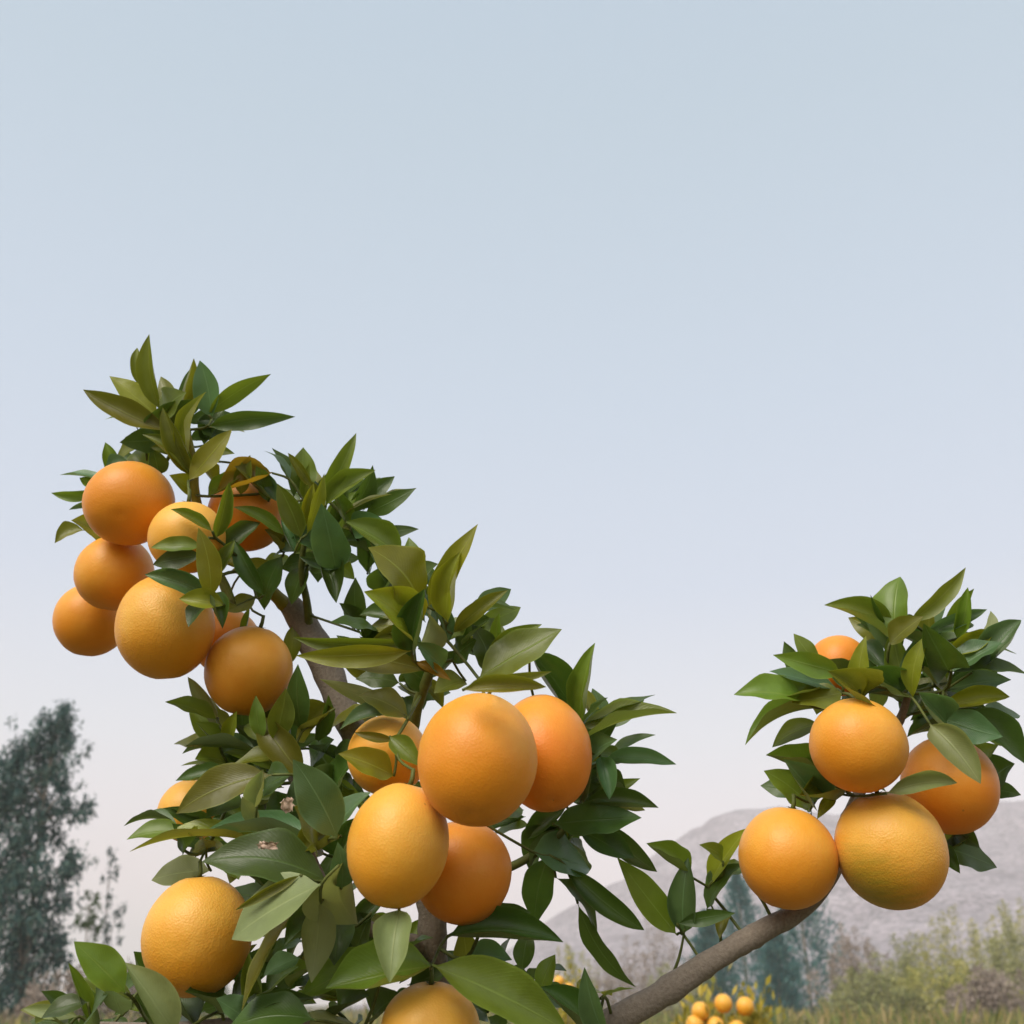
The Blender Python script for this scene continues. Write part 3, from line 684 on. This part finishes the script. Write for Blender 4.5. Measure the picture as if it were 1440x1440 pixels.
# ------------------------------------------------------------------ leaves: base x y, tip x y, width (photo pixels), tone, [depth step cm], [tip step cm]
LEAVES = """
@ .972 crown
224 565 210 470 26 o -1
200 540 193 489 20 o 2
215 580 154 529 26 y 0
222 600 117 548 31 o -1
296 580 281 507 31 b 0
302 576 381 526 22 g 0
307 598 415 586 25 d -1
232 592 262 552 32 g 1
250 622 280 562 42 d 2
266 660 229 573 34 o -2
264 664 200 611 26 g -2
270 642 290 551 20 y -2
272 668 326 604 27 y -3
295 602 345 608 12 o 1
286 642 330 638 18 g 1
280 652 300 682 18 o 1
272 692 238 668 22 y 1
254 640 212 629 18 g 1
262 625 240 560 24 d 3
290 620 318 570 24 d 3
@ 1.005 crown
168 676 148 622 26 g
152 664 184 652 16 b
142 678 84 668 14 b
137 692 72 693 16 g
132 712 97 717 10 b
142 764 100 732 34 y
114 748 77 764 18 o
190 668 165 640 18 d
208 668 190 634 24 g
208 612 164 646 20 o
222 664 214 628 24 d
150 690 112 672 20 g
@ .965 crown
374 668 306 690 36 a 0
386 702 338 666 26 b 0
306 748 322 678 27 g -5
392 748 328 713 20 g 0
318 768 366 735 30 d -3
298 694 346 664 26 g -1
372 690 330 656 26 o 1
346 800 290 788 18 y -4
366 828 328 758 28 d -4
330 846 308 800 18 p -4
395 790 372 858 32 d 1
355 842 312 858 22 o -3
350 858 338 902 12 g -2
340 690 352 640 22 o 2
375 700 360 655 22 g 1
392 770 372 745 20 o 1
@ .885 crown
292 744 240 716 16 g 1
294 832 279 742 30 y -2
276 768 212 770 20 g 0
277 782 215 794 22 d 1
290 838 204 808 38 b 0
309 850 252 842 27 y -2
292 842 313 884 22 d -1
286 846 265 882 18 d 0
308 805 330 760 24 g 2
@ .952 mid
462 690 501 609 24 g 0
466 706 528 661 28 g -1
490 722 551 695 16 o 0
404 670 371 634 12 b 1
436 680 405 637 18 o 0
428 697 435 652 14 g 1
420 748 390 680 34 g -2
425 737 441 680 22 y -1
434 742 456 666 16 y -2
412 772 396 728 14 b -2
470 792 452 708 46 b -1
490 737 468 688 22 g 0
500 746 537 729 25 b 0
533 756 589 744 16 d 0
556 778 486 734 38 g -2
592 802 574 757 26 d 2
446 766 410 757 24 d 0
476 796 421 783 14 b -1
456 798 473 848 34 d 0
505 880 500 812 28 d 2
496 882 477 848 22 d 1
440 760 425 700 24 g 3
480 750 505 690 26 g 3
520 800 545 745 30 d 3
560 800 520 760 26 o 2
452 720 430 672 22 o 2
468 735 488 676 22 d 2
515 775 478 765 22 d 2
445 790 395 800 26 d 2
430 800 410 850 26 d 2
@ .852 centre
582 842 518 770 56 y -1
610 840 672 737 32 y 0
632 864 648 776 40 y -1
592 818 616 793 22 d 2
645 884 714 830 26 o 0
582 916 597 828 42 d -3
574 892 512 832 50 y -2
562 902 412 896 26 g -3
560 916 416 922 28 y -4
582 942 444 930 36 o -1
590 905 600 860 30 p 1
616 936 584 903 27 b -1
628 897 600 840 22 b 0
690 942 664 878 33 d 1
698 902 702 862 14 g 2
686 946 790 885 46 g -1
692 926 762 878 30 g 1
590 934 634 957 15 a -2
630 900 668 870 24 g 2
560 1004 450 955 22 p -2
566 1006 504 978 32 o -2
555 1006 478 1026 20 b -2
548 1040 498 1030 13 o -3
553 1040 592 1078 28 g -4
545 1088 476 1060 36 y -4
660 905 690 870 24 d 2
640 925 670 900 22 d 2
610 880 560 850 30 d 3
600 960 560 930 30 d 3
610 950 650 915 24 d 3
555 960 500 955 26 d 3
540 830 560 790 26 d 4
650 960 610 975 24 o 2
@ .73 centre
664 970 768 966 30 o -2
704 952 776 944 13 o 0
@ .86 side
752 924 808 1000 46 d 0
818 1010 837 904 34 g 0
820 1022 922 977 25 d 0
826 1042 952 1003 31 g -1
836 1074 868 1040 36 b 0
858 1072 951 1075 25 b 0
846 1070 857 1124 34 b -2
830 1132 926 1136 27 d -1
792 1158 902 1150 42 d -2
822 1170 892 1206 37 d 0
848 1164 924 1226 28 d 0
757 1200 829 1222 42 b -2
808 1228 906 1308 34 d -1
770 1214 752 1302 38 d -1
788 1244 839 1320 18 d -2
822 1284 894 1388 22 d -1
800 1120 860 1085 30 d 2
790 1140 735 1180 30 d 2
805 1090 850 1045 34 d 3
780 1170 745 1225 26 d 2
830 1100 880 1110 26 d 2
760 1150 800 1200 30 d 3
826 1060 870 1010 22 d 2
@ .80 trunk
648 1318 792 1325 46 d 0
682 1302 747 1283 30 d 1
630 1368 800 1452 64 g -6
762 1388 781 1342 27 g 0
848 1446 822 1360 28 b -3
832 1456 760 1388 42 d -1
845 1400 812 1402 28 y 2
850 1402 892 1390 9 g 0
660 1350 720 1350 26 b 3
700 1400 760 1410 40 d 2
680 1420 640 1390 30 d 2
@ .885 right
965 1228 909 1186 25 g 0
962 1302 968 1206 43 b -1
942 1302 868 1206 34 g -1
1012 1208 983 1188 14 g 0
1003 1238 1053 1164 25 y 0
1000 1272 1046 1214 25 d 0
1020 1228 1040 1212 13 g 0
962 1297 1034 1284 18 d -2
1020 1286 1012 1320 18 o 0
@ .93 low
320 1092 247 1098 20 d -3
316 1082 254 1077 14 g -2
306 1048 275 1016 20 g 0
352 1056 260 1050 22 d -2
314 1072 274 1068 27 g 0
297 1010 232 987 20 g 0
302 1004 264 952 27 p 1
322 1038 333 1000 16 y 0
368 1034 360 978 20 g -4
374 1038 343 1021 15 g -3
386 1034 402 968 31 g -4
420 1084 364 1008 46 o -5
424 1018 419 934 29 d -3
466 1002 428 1044 35 o -3
402 1072 322 1082 24 o -4
412 885 404 938 25 o 2
340 1060 300 1035 26 d 3
380 1060 330 1020 28 d 2
400 1050 430 1010 26 d 2
440 1080 470 1040 30 d 2
450 1060 480 1100 30 d 3
350 1090 300 1070 26 d 2
@ .84 low
367 1096 248 1144 42 o 0
362 1128 370 1082 21 p -3
406 1092 370 1112 27 d 0
425 1180 275 1178 31 b -3
372 1196 182 1198 35 y -2
250 1172 178 1181 24 g 1
242 1162 174 1162 14 d 2
258 1192 242 1158 20 d 1
287 1192 264 1172 21 y 0
287 1226 213 1238 32 p 2
446 1182 414 1134 45 o -4
472 1180 412 1218 36 o -4
330 1120 290 1150 30 d 2
420 1140 370 1160 36 d 3
340 1170 300 1150 26 d 3
440 1120 400 1130 30 d 3
430 1100 480 1120 34 d 3
476 1200 500 1150 30 d 3
470 1110 500 1060 30 d 3
360 1165 340 1120 16 p -2
@ .745 low
467 1166 412 1068 52 b 0
470 1172 522 1114 27 b 2
440 1236 284 1212 60 d 2
412 1236 331 1280 15 o 0
438 1252 326 1321 50 p -1
402 1302 340 1422 28 o 1
450 1282 438 1382 45 p 0
480 1226 503 1299 55 p -1
480 1242 475 1184 25 b 1
472 1292 470 1358 40 d 5
416 1350 371 1372 25 b 4
430 1240 380 1230 40 d 5
500 1300 540 1260 34 d 6
450 1300 400 1330 34 d 6
520 1290 500 1340 30 d 6
420 1290 380 1310 30 d 6
@ .745 skirt
536 1350 422 1402 39 g 3
592 1362 458 1390 64 g 2
560 1290 548 1382 52 p -1
502 1446 436 1424 44 p 3
346 1432 304 1404 27 b 3
352 1426 442 1404 25 d 2
428 1436 318 1450 42 d 0
238 1446 176 1354 48 p 0
168 1388 104 1324 42 g 1
180 1402 117 1375 25 g 2
116 1412 58 1432 22 d 2
102 1428 32 1418 18 p 3
126 1434 96 1354 22 g 3
142 1456 152 1398 42 d 2
170 1424 160 1394 23 b 0
207 1378 188 1338 32 d 13
240 1412 215 1370 34 d 13
300 1420 260 1395 36 d 7
270 1440 230 1410 36 d 6
330 1400 370 1370 30 d 7
380 1400 420 1360 34 d 7
480 1420 520 1400 36 d 6
530 1430 570 1400 30 d 6
360 1390 350 1340 26 g 6
90 1445 50 1440 22 g 2
210 1440 190 1400 30 d 4
@ .895 right
1244 896 1159 851 30 g 0
1242 874 1224 836 6 d 0
1260 888 1266 811 42 g -1
1286 867 1358 798 23 o 0
1347 890 1361 826 27 g 0
1310 887 1388 857 22 b 1
1393 889 1393 859 12 p 0
1375 937 1436 872 41 b -1
1336 916 1397 889 27 y -1
1346 941 1410 904 26 b -2
1346 946 1444 948 26 d -2
1338 970 1422 956 25 d 0
1335 992 1420 980 31 y -2
1330 936 1299 877 41 d -2
1256 902 1298 867 27 o -2
1270 962 1254 888 37 g -2
1270 966 1286 899 19 d -3
1286 972 1302 894 25 y -4
1242 937 1213 904 29 b -1
1210 976 1218 894 27 y -3
1206 976 1164 944 38 o -3
1172 944 1087 921 28 g -2
1146 932 1116 891 22 g -1
1167 966 1082 944 22 b -1
1122 986 1032 977 31 g -2
1152 970 1084 982 31 g -1
1177 976 1113 988 31 o -2
1147 1002 1048 1048 25 g -1
1147 1022 1086 1051 27 g 0
1152 1097 1077 1062 31 g 0
1140 1122 1102 1068 35 b -1
1132 1132 1074 1084 31 g 0
1166 1126 1124 1118 31 o -1
1173 1120 1149 1152 14 y -1
1166 1106 1139 1142 26 d 2
1263 972 1219 939 29 d -2
1326 1012 1292 974 31 b -3
1270 972 1239 929 25 o -1
1333 1012 1410 1036 41 b -2
1356 1016 1444 1076 37 d -1
1386 1076 1404 1048 31 g 5
1396 1106 1427 1074 34 d 5
1398 1112 1436 1118 18 d 5
1300 930 1320 880 30 d 2
1290 910 1240 890 30 d 2
1320 960 1370 920 34 d 2
1340 930 1370 890 28 g 2
1230 960 1190 930 30 d 2
1200 960 1150 930 28 d 2
1160 985 1120 960 26 d 1
1320 1000 1380 1000 30 d 2
1350 1000 1400 1030 26 d 2
1280 1000 1310 960 26 d 2
1260 985 1220 975 26 d 2
1340 960 1390 960 26 d 3
1170 1090 1120 1090 28 d 2
@ .86 right
1316 1028 1379 1102 54 p -3
1258 1114 1346 1101 31 p -4
1332 1192 1366 1168 27 o 5
1350 1172 1378 1193 18 d 6
1330 1192 1402 1220 31 d 5
1330 1196 1350 1228 27 d 5
1300 1235 1318 1238 12 d 6
@ .80 low
"""
# outline: (position along the blade, half width)
PROF = [(0.0, 0.045), (0.03, 0.05)]
for k in range(15):
    t_ = (k + 0.35) / 14.35
    PROF.append((0.045 + 0.955 * t_, max(0.012, 3.395 * t_ ** 0.75 * (1 - t_) ** 1.05)))
ACROSS = [-1.0, -0.6, 0.0, 0.6, 1.0]
def leaf_geometry(B, T, width, nrm, bend, sidebend, fold, wave, seed, curl=0.0):
    ax = T - B; Lh = ax.length; ax = ax / Lh
    side = ax.cross(nrm).normalized()
    nrm = side.cross(ax).normalized()
    vs, uvs = [], []
    for (t, w) in PROF:
        c = ax * (Lh * t) + nrm * (bend * Lh * 4 * t * (1 - t)) + side * (sidebend * Lh * 4 * t * (1 - t))
        # twist towards the tip
        tw = 0.32 * (t - 0.4) * math.sin(seed * 3.3)
        s2 = side * math.cos(tw) + nrm * math.sin(tw); n2 = nrm * math.cos(tw) - side * math.sin(tw)
        for u in ACROSS:
            edge = abs(u)
            wv = wave * math.sin(t * 15 + seed + (1.7 if u > 0 else 0)) * edge ** 2 * w
            jag = 1 + 0.035 * math.sin(t * 11 + seed * 5 + u * 2)
            cl = curl * max(0.0, edge - 0.4) ** 1.5 * w          # margin rolls in
            vs.append(c + s2 * (u * w * width / 2 * jag * (1 - 0.5 * cl)) + n2 * ((fold * edge ** 1.25 * w + wv + cl) * width / 2))
            uvs.append((0.5 + 0.5 * u, t))
    na = len(ACROSS); fs = []
    for i in range(len(PROF) - 1):
        for k in range(na - 1):
            a = i * na + k
            fs.append((a, a + 1, a + na + 1, a + na))
    return vs, fs, uvs

leaf_specs = []
cur_d, cur_b = .9, 'trunk'
for line in LEAVES.strip().splitlines():
    q = line.split()
    if q[0] == '@':
        cur_d, cur_b = float(q[1]), q[2]; continue
    bx, by, tx, ty, w = map(float, q[:5]); tone = q[5]
    step = float(q[6]) / 100 if len(q) > 6 else random.uniform(-0.012, 0.012)
    bx -= 0.13 * (tx - bx); by -= 0.13 * (ty - by)            # the stalk end tucks in behind the neighbours
    leaf_specs.append((bx, by, tx, ty, w * 1.14, tone, cur_d + step, cur_b))

built = []
for (bx, by, tx, ty, w, tone, d, key) in leaf_specs:
    random.seed(int(bx * 7919 + by * 104729 + tx * 1299709 + ty * 15485863))
    s = d / F
    Lp = math.hypot(tx - bx, ty - by) * s; Wm = w * s
    want = max(Wm / 0.46, 0.035)
    dz = 0.0
    if Lp < want: dz = min(0.032, math.sqrt(want * want - Lp * Lp) * 0.8)
    dz *= -1 if random.random() < 0.72 else 1
    dz += random.uniform(-0.008, 0.008)
    def place(d): return P(bx, by, d), P(tx, ty, d + dz)
    # keep the blade clear of the fruit
    for it in range(14):
        B, T = place(d)
        hit = None
        for t in (0.1, 0.25, 0.4, 0.55, 0.7, 0.85, 1.0):
            hit = inside_orange(B.lerp(T, t), 0.003)
            if hit: break
        if not hit: break
        oc = (hit[0] - CAM).dot(AX_F)
        d += -0.006 if d + dz * 0.5 < oc else 0.006
    B, T = place(d)
    view = (CAM - (B + T) * 0.5).normalized()
    ax = (T - B).normalized()
    want_n = view * 0.85 + Vector((0, 0, 0.45)) + Vector((-0.1, 0, 0))
    nrm = (want_n - ax * want_n.dot(ax)).normalized()
    slim = w / max(1.0, math.hypot(tx - bx, ty - by))
    roll = random.uniform(-0.5, 0.5)
    if slim < 0.25: roll = random.choice((-1, 1)) * random.uniform(0.6, 0.95)      # seen edge-on
    elif w > 44: roll *= 0.5
    nrm = (Matrix.Rotation(roll, 3, ax) @ nrm)
    if tone == 'p' and random.random() < 0.5: nrm = -nrm
    vis = max(0.62, abs(nrm.dot(view)))
    width = w * s / vis
    seed = (bx * 0.13 + ty * 0.07) % 6.28
    bend = random.uniform(0.02, 0.13); sb = random.uniform(-0.05, 0.05)
    fold = random.uniform(0.12, 0.62); wave = random.uniform(0.03, 0.13); curl = random.choice((0, 0, 0.4, 0.9, 1.5))
    if w > 44: fold = min(fold, 0.35)
    if tone == 'r': bend, fold, wave, curl = 0.3, 0.9, 0.5, 1.5
    built.append((B, T, width, nrm, bend, sb, fold, wave, seed, tone, key, curl))

# ------------------------------------------------------------------ twigs: grow from the branches out to every leaf base and fruit stem
nodes, prnt, owner, plen, base_r = [], [], [], [], []
for key, (ob, pp, pr) in BR.items():
    for i, (p, r) in enumerate(zip(pp, pr)):
        if p.z < 1.38: continue
        nodes.append(p); prnt.append(-1); owner.append(key); plen.append(0.0); base_r.append(r)
n_skel = len(nodes)
targets = [(b[0], b[10]) for b in built] + [(t, None) for t in TOPS]
pend = list(range(len(targets)))
TP = np.array([tuple(t[0]) for t in targets])
oc_ = np.array([tuple(c) for c, a, b in SPH]); orr = np.array([min(a, b) for c, a, b in SPH])
def blocked(a, b, ok=None):
    for k, (c, r) in enumerate(zip(oc_, orr)):
        for t in (0.2, 0.4, 0.6, 0.8):
            p = np.array(a) * (1 - t) + np.array(b) * t
            if np.linalg.norm(p - c) < r: return True
    return False
def across_fruit(a, b):
    """does a twig pass between the lens and a fruit"""
    for t in (0.25, 0.5, 0.75):
        p = Vector(a) * (1 - t) + Vector(b) * t - CAM
        d = p.dot(AX_F); x, y = p.dot(AX_R) / d, p.dot(AX_U) / d
        for (c, ra, rb) in SPH:
            q = c - CAM; dc = q.dot(AX_F)
            if d < dc and math.hypot(x - q.dot(AX_R) / dc, y - q.dot(AX_U) / dc) < ra / dc: return True
    return False
def cost_from(j):
    out = np.linalg.norm(TP - np.array(nodes[j]), axis=1) + 0.35 * plen[j]
    return out
bestc = np.full(len(targets), 1e9); besti = np.full(len(targets), -1)
def relax(j):
    c = cost_from(j)
    for t in np.where(c < bestc)[0]:
        k = targets[t][1]
        pen = 0.0 if k is None or owner[j] == k else 0.03
        if c[t] + pen < bestc[t]:
            if blocked(nodes[j], TP[t]): pen += 0.05
            elif across_fruit(nodes[j], TP[t]): pen += 0.025
            if c[t] + pen < bestc[t]:
                bestc[t] = c[t] + pen; besti[t] = j
for j in range(n_skel): relax(j)
node_of = {}
left = set(pend)
while left:
    t = min(left, key=lambda q: bestc[q])
    left.discard(t)
    j = int(besti[t])
    nodes.append(targets[t][0]); prnt.append(j); owner.append(owner[j]); plen.append(plen[j] + (targets[t][0] - nodes[j]).length); base_r.append(0.0)
    node_of[t] = len(nodes) - 1
    relax(len(nodes) - 1)
kids = [0] * len(nodes)
for i in range(len(nodes) - 1, n_skel - 1, -1):
    kids[i] += 1
    kids[prnt[i]] += kids[i]
rad = lambda i: 0.0009 + 0.00026 * math.sqrt(kids[i])
children = {}
for i in range(n_skel, len(nodes)): children.setdefault(prnt[i], []).append(i)
used = set()
order = sorted(range(n_skel, len(nodes)), key=lambda i: -kids[i])
for i in order:
    if i in used: continue
    chain = [prnt[i], i]; used.add(i)
    while True:
        nx_ = [c for c in children.get(chain[-1], []) if c not in used]
        if not nx_: break
        c = max(nx_, key=lambda q: kids[q]); used.add(c); chain.append(c)
    pts = [nodes[k] for k in chain]
    rr = [min(rad(chain[1]), base_r[chain[0]] * 0.8 if base_r[chain[0]] else 1) if base_r[chain[0]] else rad(chain[1])] + [rad(k) for k in chain[1:]]
    if len(pts) == 2:
        m = pts[0].lerp(pts[1], 0.5) + Vector((random.uniform(-1, 1), random.uniform(-1, 1), random.uniform(-1, 0.4))) * 0.08 * (pts[1] - pts[0]).length
        pts = [pts[0], m, pts[1]]; rr = [rr[0], (rr[0] + rr[1]) / 2, rr[1]]
    if sum((pts[k + 1] - pts[k]).length for k in range(len(pts) - 1)) < 0.003: continue
    sp_, sr_ = smooth_path(pts, rr, 3)
    v, f = tube_data(sp_, sr_, 5)
    ob = BR[owner[i]][0]
    o0 = pts[0]
    mesh_obj('twig', [q - o0 for q in v], f, M_twig, ob, o0 - wpos(ob))
# thorns
for (ax_, ay_, bx_, by_, d, key) in [(207, 648, 190, 597, 1.0, 'crown'), (1090, 1302, 1045, 1232, .868, 'right'), (935, 1396, 964, 1300, .862, 'right'), (1014, 1340, 1000, 1272, .868, 'right')]:
    ob = BR[key][0]; a, b = P(ax_, ay_, d), P(bx_, by_, d)
    if key == 'right': b = P(bx_, by_, d + 0.012)
    sp_, sr_ = smooth_path([a, a.lerp(b, 0.5) + Vector((0.003, 0, 0)), b], [.0018, .0014, .0008] if key == 'right' else [.0012, .001, .0003], 4)
    v, f = tube_data(sp_, sr_, 6)
    mesh_obj('twig' if key == 'right' else 'thorn', [q - a for q in v], f, M_twig, ob, a - wpos(ob))
# leaf blades
NLEAF = 0
for i, (B, T, width, nrm, bend, sb, fold, wave, seed, tone, key, curl) in enumerate(built):
    ob = BR[owner[node_of[i]]][0]
    v, f, uv = leaf_geometry(B, T, width, nrm, bend, sb, fold, wave, seed, curl)
    mesh_obj('dried_leaf' if tone == 'r' else 'leaf', v, f, LEAF[tone], ob, B - wpos(ob), True, uv)
    NLEAF += 1
# dried scraps caught on the leaves
for (px, py, wpx, hpx, d, key) in [(404, 1132, 22, 24, .735, 'low'), (377, 1189, 32, 14, .70, 'low')]:
    ob = BR[key][0]; c = P(px, py, d); sc_ = d / F; G = 7; v = []
    for j in range(G):
        for i in range(G):
            a, b = i / (G - 1) - .5, j / (G - 1) - .5
            q = Vector((a * 9 + px, b * 9, 0))
            rr_ = 1 - 0.35 * (abs(a) + abs(b))
            v.append(AX_R * ((a * rr_ + .22 * mnoise.noise(q)) * wpx * sc_) + AX_U * ((b * rr_ + .22 * mnoise.noise(q + Vector((0, 0, 9)))) * hpx * sc_) + AX_F * (mnoise.noise(q * .7 + Vector((5, 5, 5))) * wpx * .7 * sc_))
    mesh_obj('dried_leaf', v, [(j * G + i, j * G + i + 1, (j + 1) * G + i + 1, (j + 1) * G + i) for j in range(G - 1) for i in range(G - 1)], LEAF['r'], ob, c - wpos(ob), True, [(.3, .4)] * (G * G))
# inner leaves, half hidden behind the ones above: past the number that can be picked apart
FILL = [(250, 605, 34, 40, 1.0, 12), (345, 760, 50, 46, 1.01, 16), (455, 735, 60, 50, .995, 26), (420, 800, 40, 22, .99, 6), (605, 880, 75, 52, .90, 28),
        (560, 950, 55, 36, .925, 16), (345, 1058, 55, 36, .975, 18), (430, 1080, 60, 60, .925, 26), (345, 1180, 70, 40, .905, 24), (430, 1285, 75, 55, .865, 28),
        (330, 1405, 100, 30, .87, 26), (520, 1390, 70, 45, .85, 18), (700, 1395, 70, 40, .87, 12), (785, 1135, 55, 50, .905, 26), (828, 1060, 28, 45, .905, 10),
        (1290, 925, 65, 50, .945, 30), (1165, 962, 45, 28, .95, 14), (1345, 1000, 45, 36, .945, 14), (1150, 1100, 22, 24, .935, 8), (150, 1425, 60, 24, .89, 14), (520, 1120, 40, 60, .93, 14)]
fv, ff, fuv, fm = [], [], [], []
for (cx, cy, ex, ey, d, n) in FILL:
    for k in range(n):
        a = random.uniform(0, 2 * math.pi); r = math.sqrt(random.random())
        x, y = cx + math.cos(a) * r * ex, cy + math.sin(a) * r * ey
        th = a + random.uniform(-0.9, 0.9); ln = random.uniform(45, 85)
        dd = d + random.uniform(-0.015, 0.02)
        B = P(x, y, dd); T = P(x + math.cos(th) * ln, y + math.sin(th) * ln * 0.8 - 14, dd + random.uniform(-0.03, 0.03))
        if any(inside_orange(B.lerp(T, t), 0.003) for t in (0, .25, .5, .75, 1)): continue
        view = (CAM - B).normalized(); ax = (T - B).normalized()
        nn = view * 0.6 + Vector((random.uniform(-.5, .5), 0, random.uniform(0.1, 0.9)))
        nn = (nn - ax * nn.dot(ax)).normalized()
        v, f, uv = leaf_geometry(B, T, random.uniform(26, 40) * dd / F, nn, random.uniform(.02, .12), random.uniform(-.05, .05), random.uniform(.1, .6), random.uniform(.03, .12), random.uniform(0, 6), random.choice((0, 0, 0.8)))
        o = len(fv)
        fv += [B + q - TREE for q in v]; ff += [tuple(i + o for i in q) for q in f]; fuv += uv
        fm += [random.choice((0, 0, 0, 1, 2))] * len(f)
inn = mesh_obj('inner_foliage', fv, ff, LEAF['d'], tree, (0, 0, 0), True, fuv)
inn.data.materials.append(LEAF['g']); inn.data.materials.append(LEAF['o'])
inn.data.polygons.foreach_set('material_index', fm)
inn['kind'] = 'stuff'
print('leaves', NLEAF)

# ------------------------------------------------------------------ small orange trees further off
def far_orange_tree(px, top_py, Y, wpx, fruit, label, flabel, n_leaf, fr_r):
    b = at_y(px, HORIZON, Y); base = Vector((b.x, Y, 0)); topz = at_y(px, top_py, Y).z; W = wpx * Y / F
    root = empty('orange_tree', base); tag(root, label, 'orange tree')
    fork = base + Vector((0, 0, topz * 0.45))
    sp_, sr_ = smooth_path([base, base + Vector((0.02, 0, topz * 0.25)), fork, base + Vector((-0.02, 0, topz * 0.85))], [.035, .028, .022, .008], 4)
    join_tubes('trunk', [tube_data(sp_, sr_, 8)], M_bark, root, base)
    limbs, pos = [], []
    for k in range(14):
        a = k * 2.4; r = random.uniform(0.35, 1) * W / 2
        tip = Vector((base.x + math.cos(a) * r, base.y + math.sin(a) * r, topz * random.uniform(0.62, 0.98)))
        lp, lr = smooth_path([fork, fork.lerp(tip, 0.5) + Vector((math.cos(a), math.sin(a), 0)) * 0.05, tip], [.012, .008, .003], 3)
        limbs.append(tube_data(lp, lr, 5))
        m = n_leaf // 14
        t = rng.uniform(0.3, 1.12, m)[:, None] ** 0.7
        pos.append(np.array(fork) * (1 - t) + np.array(tip) * t + rng.normal(size=(m, 3)) * 0.055)
    join_tubes('limb', limbs, M_bark, root, base)
    pos = np.concatenate(pos); n = len(pos)
    ax = (pos - np.array(fork)) / 0.5 + rng.normal(size=(n, 3)) * 0.5
    crown_obj('crown', [quads(pos, ax, rng.uniform(.035, .07, n), rng.uniform(.016, .03, n))], FAR_LEAF, root, base)
    me0 = None
    for (fx, fy) in fruit:
        c = at_y(fx, fy, Y - W * 0.42)
        if me0 is None:
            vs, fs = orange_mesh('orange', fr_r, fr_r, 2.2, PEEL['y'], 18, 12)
            o = mesh_obj('orange', vs, fs, PEEL['y'], None, c); me0 = o.data
        else:
            o = bpy.data.objects.new('orange', me0); COL.objects.link(o); o.location = c
        tag(o, flabel, 'orange', flabel)
        tv, tf = tube_data([Vector((0, 0, fr_r * 0.9)), Vector((0, W * 0.1, fr_r * 1.6)), Vector((0, W * 0.3, fr_r * 1.5))], [.003, .003, .004], 5)
        mesh_obj('stem', tv, tf, M_twig, o)
FAR_LEAF = foliage_mat('far_citrus_leaf', [(0.16, 0.17, 0.03), (0.34, 0.29, 0.04), (0.60, 0.43, 0.07)], 0.45)
far_orange_tree(1015, 1408, 5.6, 95, [(985, 1422), (1017, 1411), (1048, 1415), (977, 1441), (1006, 1443), (1036, 1448)],
    'small yellow leaved orange tree seen under the slanting branch', 'small yellow orange on the far tree under the slanting branch', 3600, .043)
far_orange_tree(796, 1380, 8.5, 56, [(786, 1380), (800, 1390)],
    'little yellowing orange tree seen beside the trunk', 'tiny yellow orange on the little tree beside the trunk', 1200, .04)

# ------------------------------------------------------------------ haze: the evening air over the whole place
hz_b, hz_t, E = -1.6, TOP + 6.0, GR + 60
hv = [(-E, -E, hz_b), (E, -E, hz_b), (E, E, hz_b), (-E, E, hz_b), (-E, -E, hz_t), (E, -E, hz_t), (E, E, hz_t), (-E, E, hz_t)]
hf = [(0, 3, 2, 1), (4, 5, 6, 7), (0, 1, 5, 4), (1, 2, 6, 5), (2, 3, 7, 6), (3, 0, 4, 7)]
mh = bpy.data.materials.new('haze_air'); mh.use_nodes = True
hn = mh.node_tree; hn.nodes.clear()
ho = hn.nodes.new('ShaderNodeOutputMaterial'); hp = hn.nodes.new('ShaderNodeVolumePrincipled')
hp.inputs['Color'].default_value = (0.995, 0.955, 0.955, 1)
hp.inputs['Density'].default_value = 0.0008
hp.inputs['Anisotropy'].default_value = 0.0
hn.links.new(hp.outputs[0], ho.inputs['Volume'])
tag(mesh_obj('haze', hv, hf, mh, smooth=False), 'pale evening haze over the field and mountain', None, None, 'stuff')
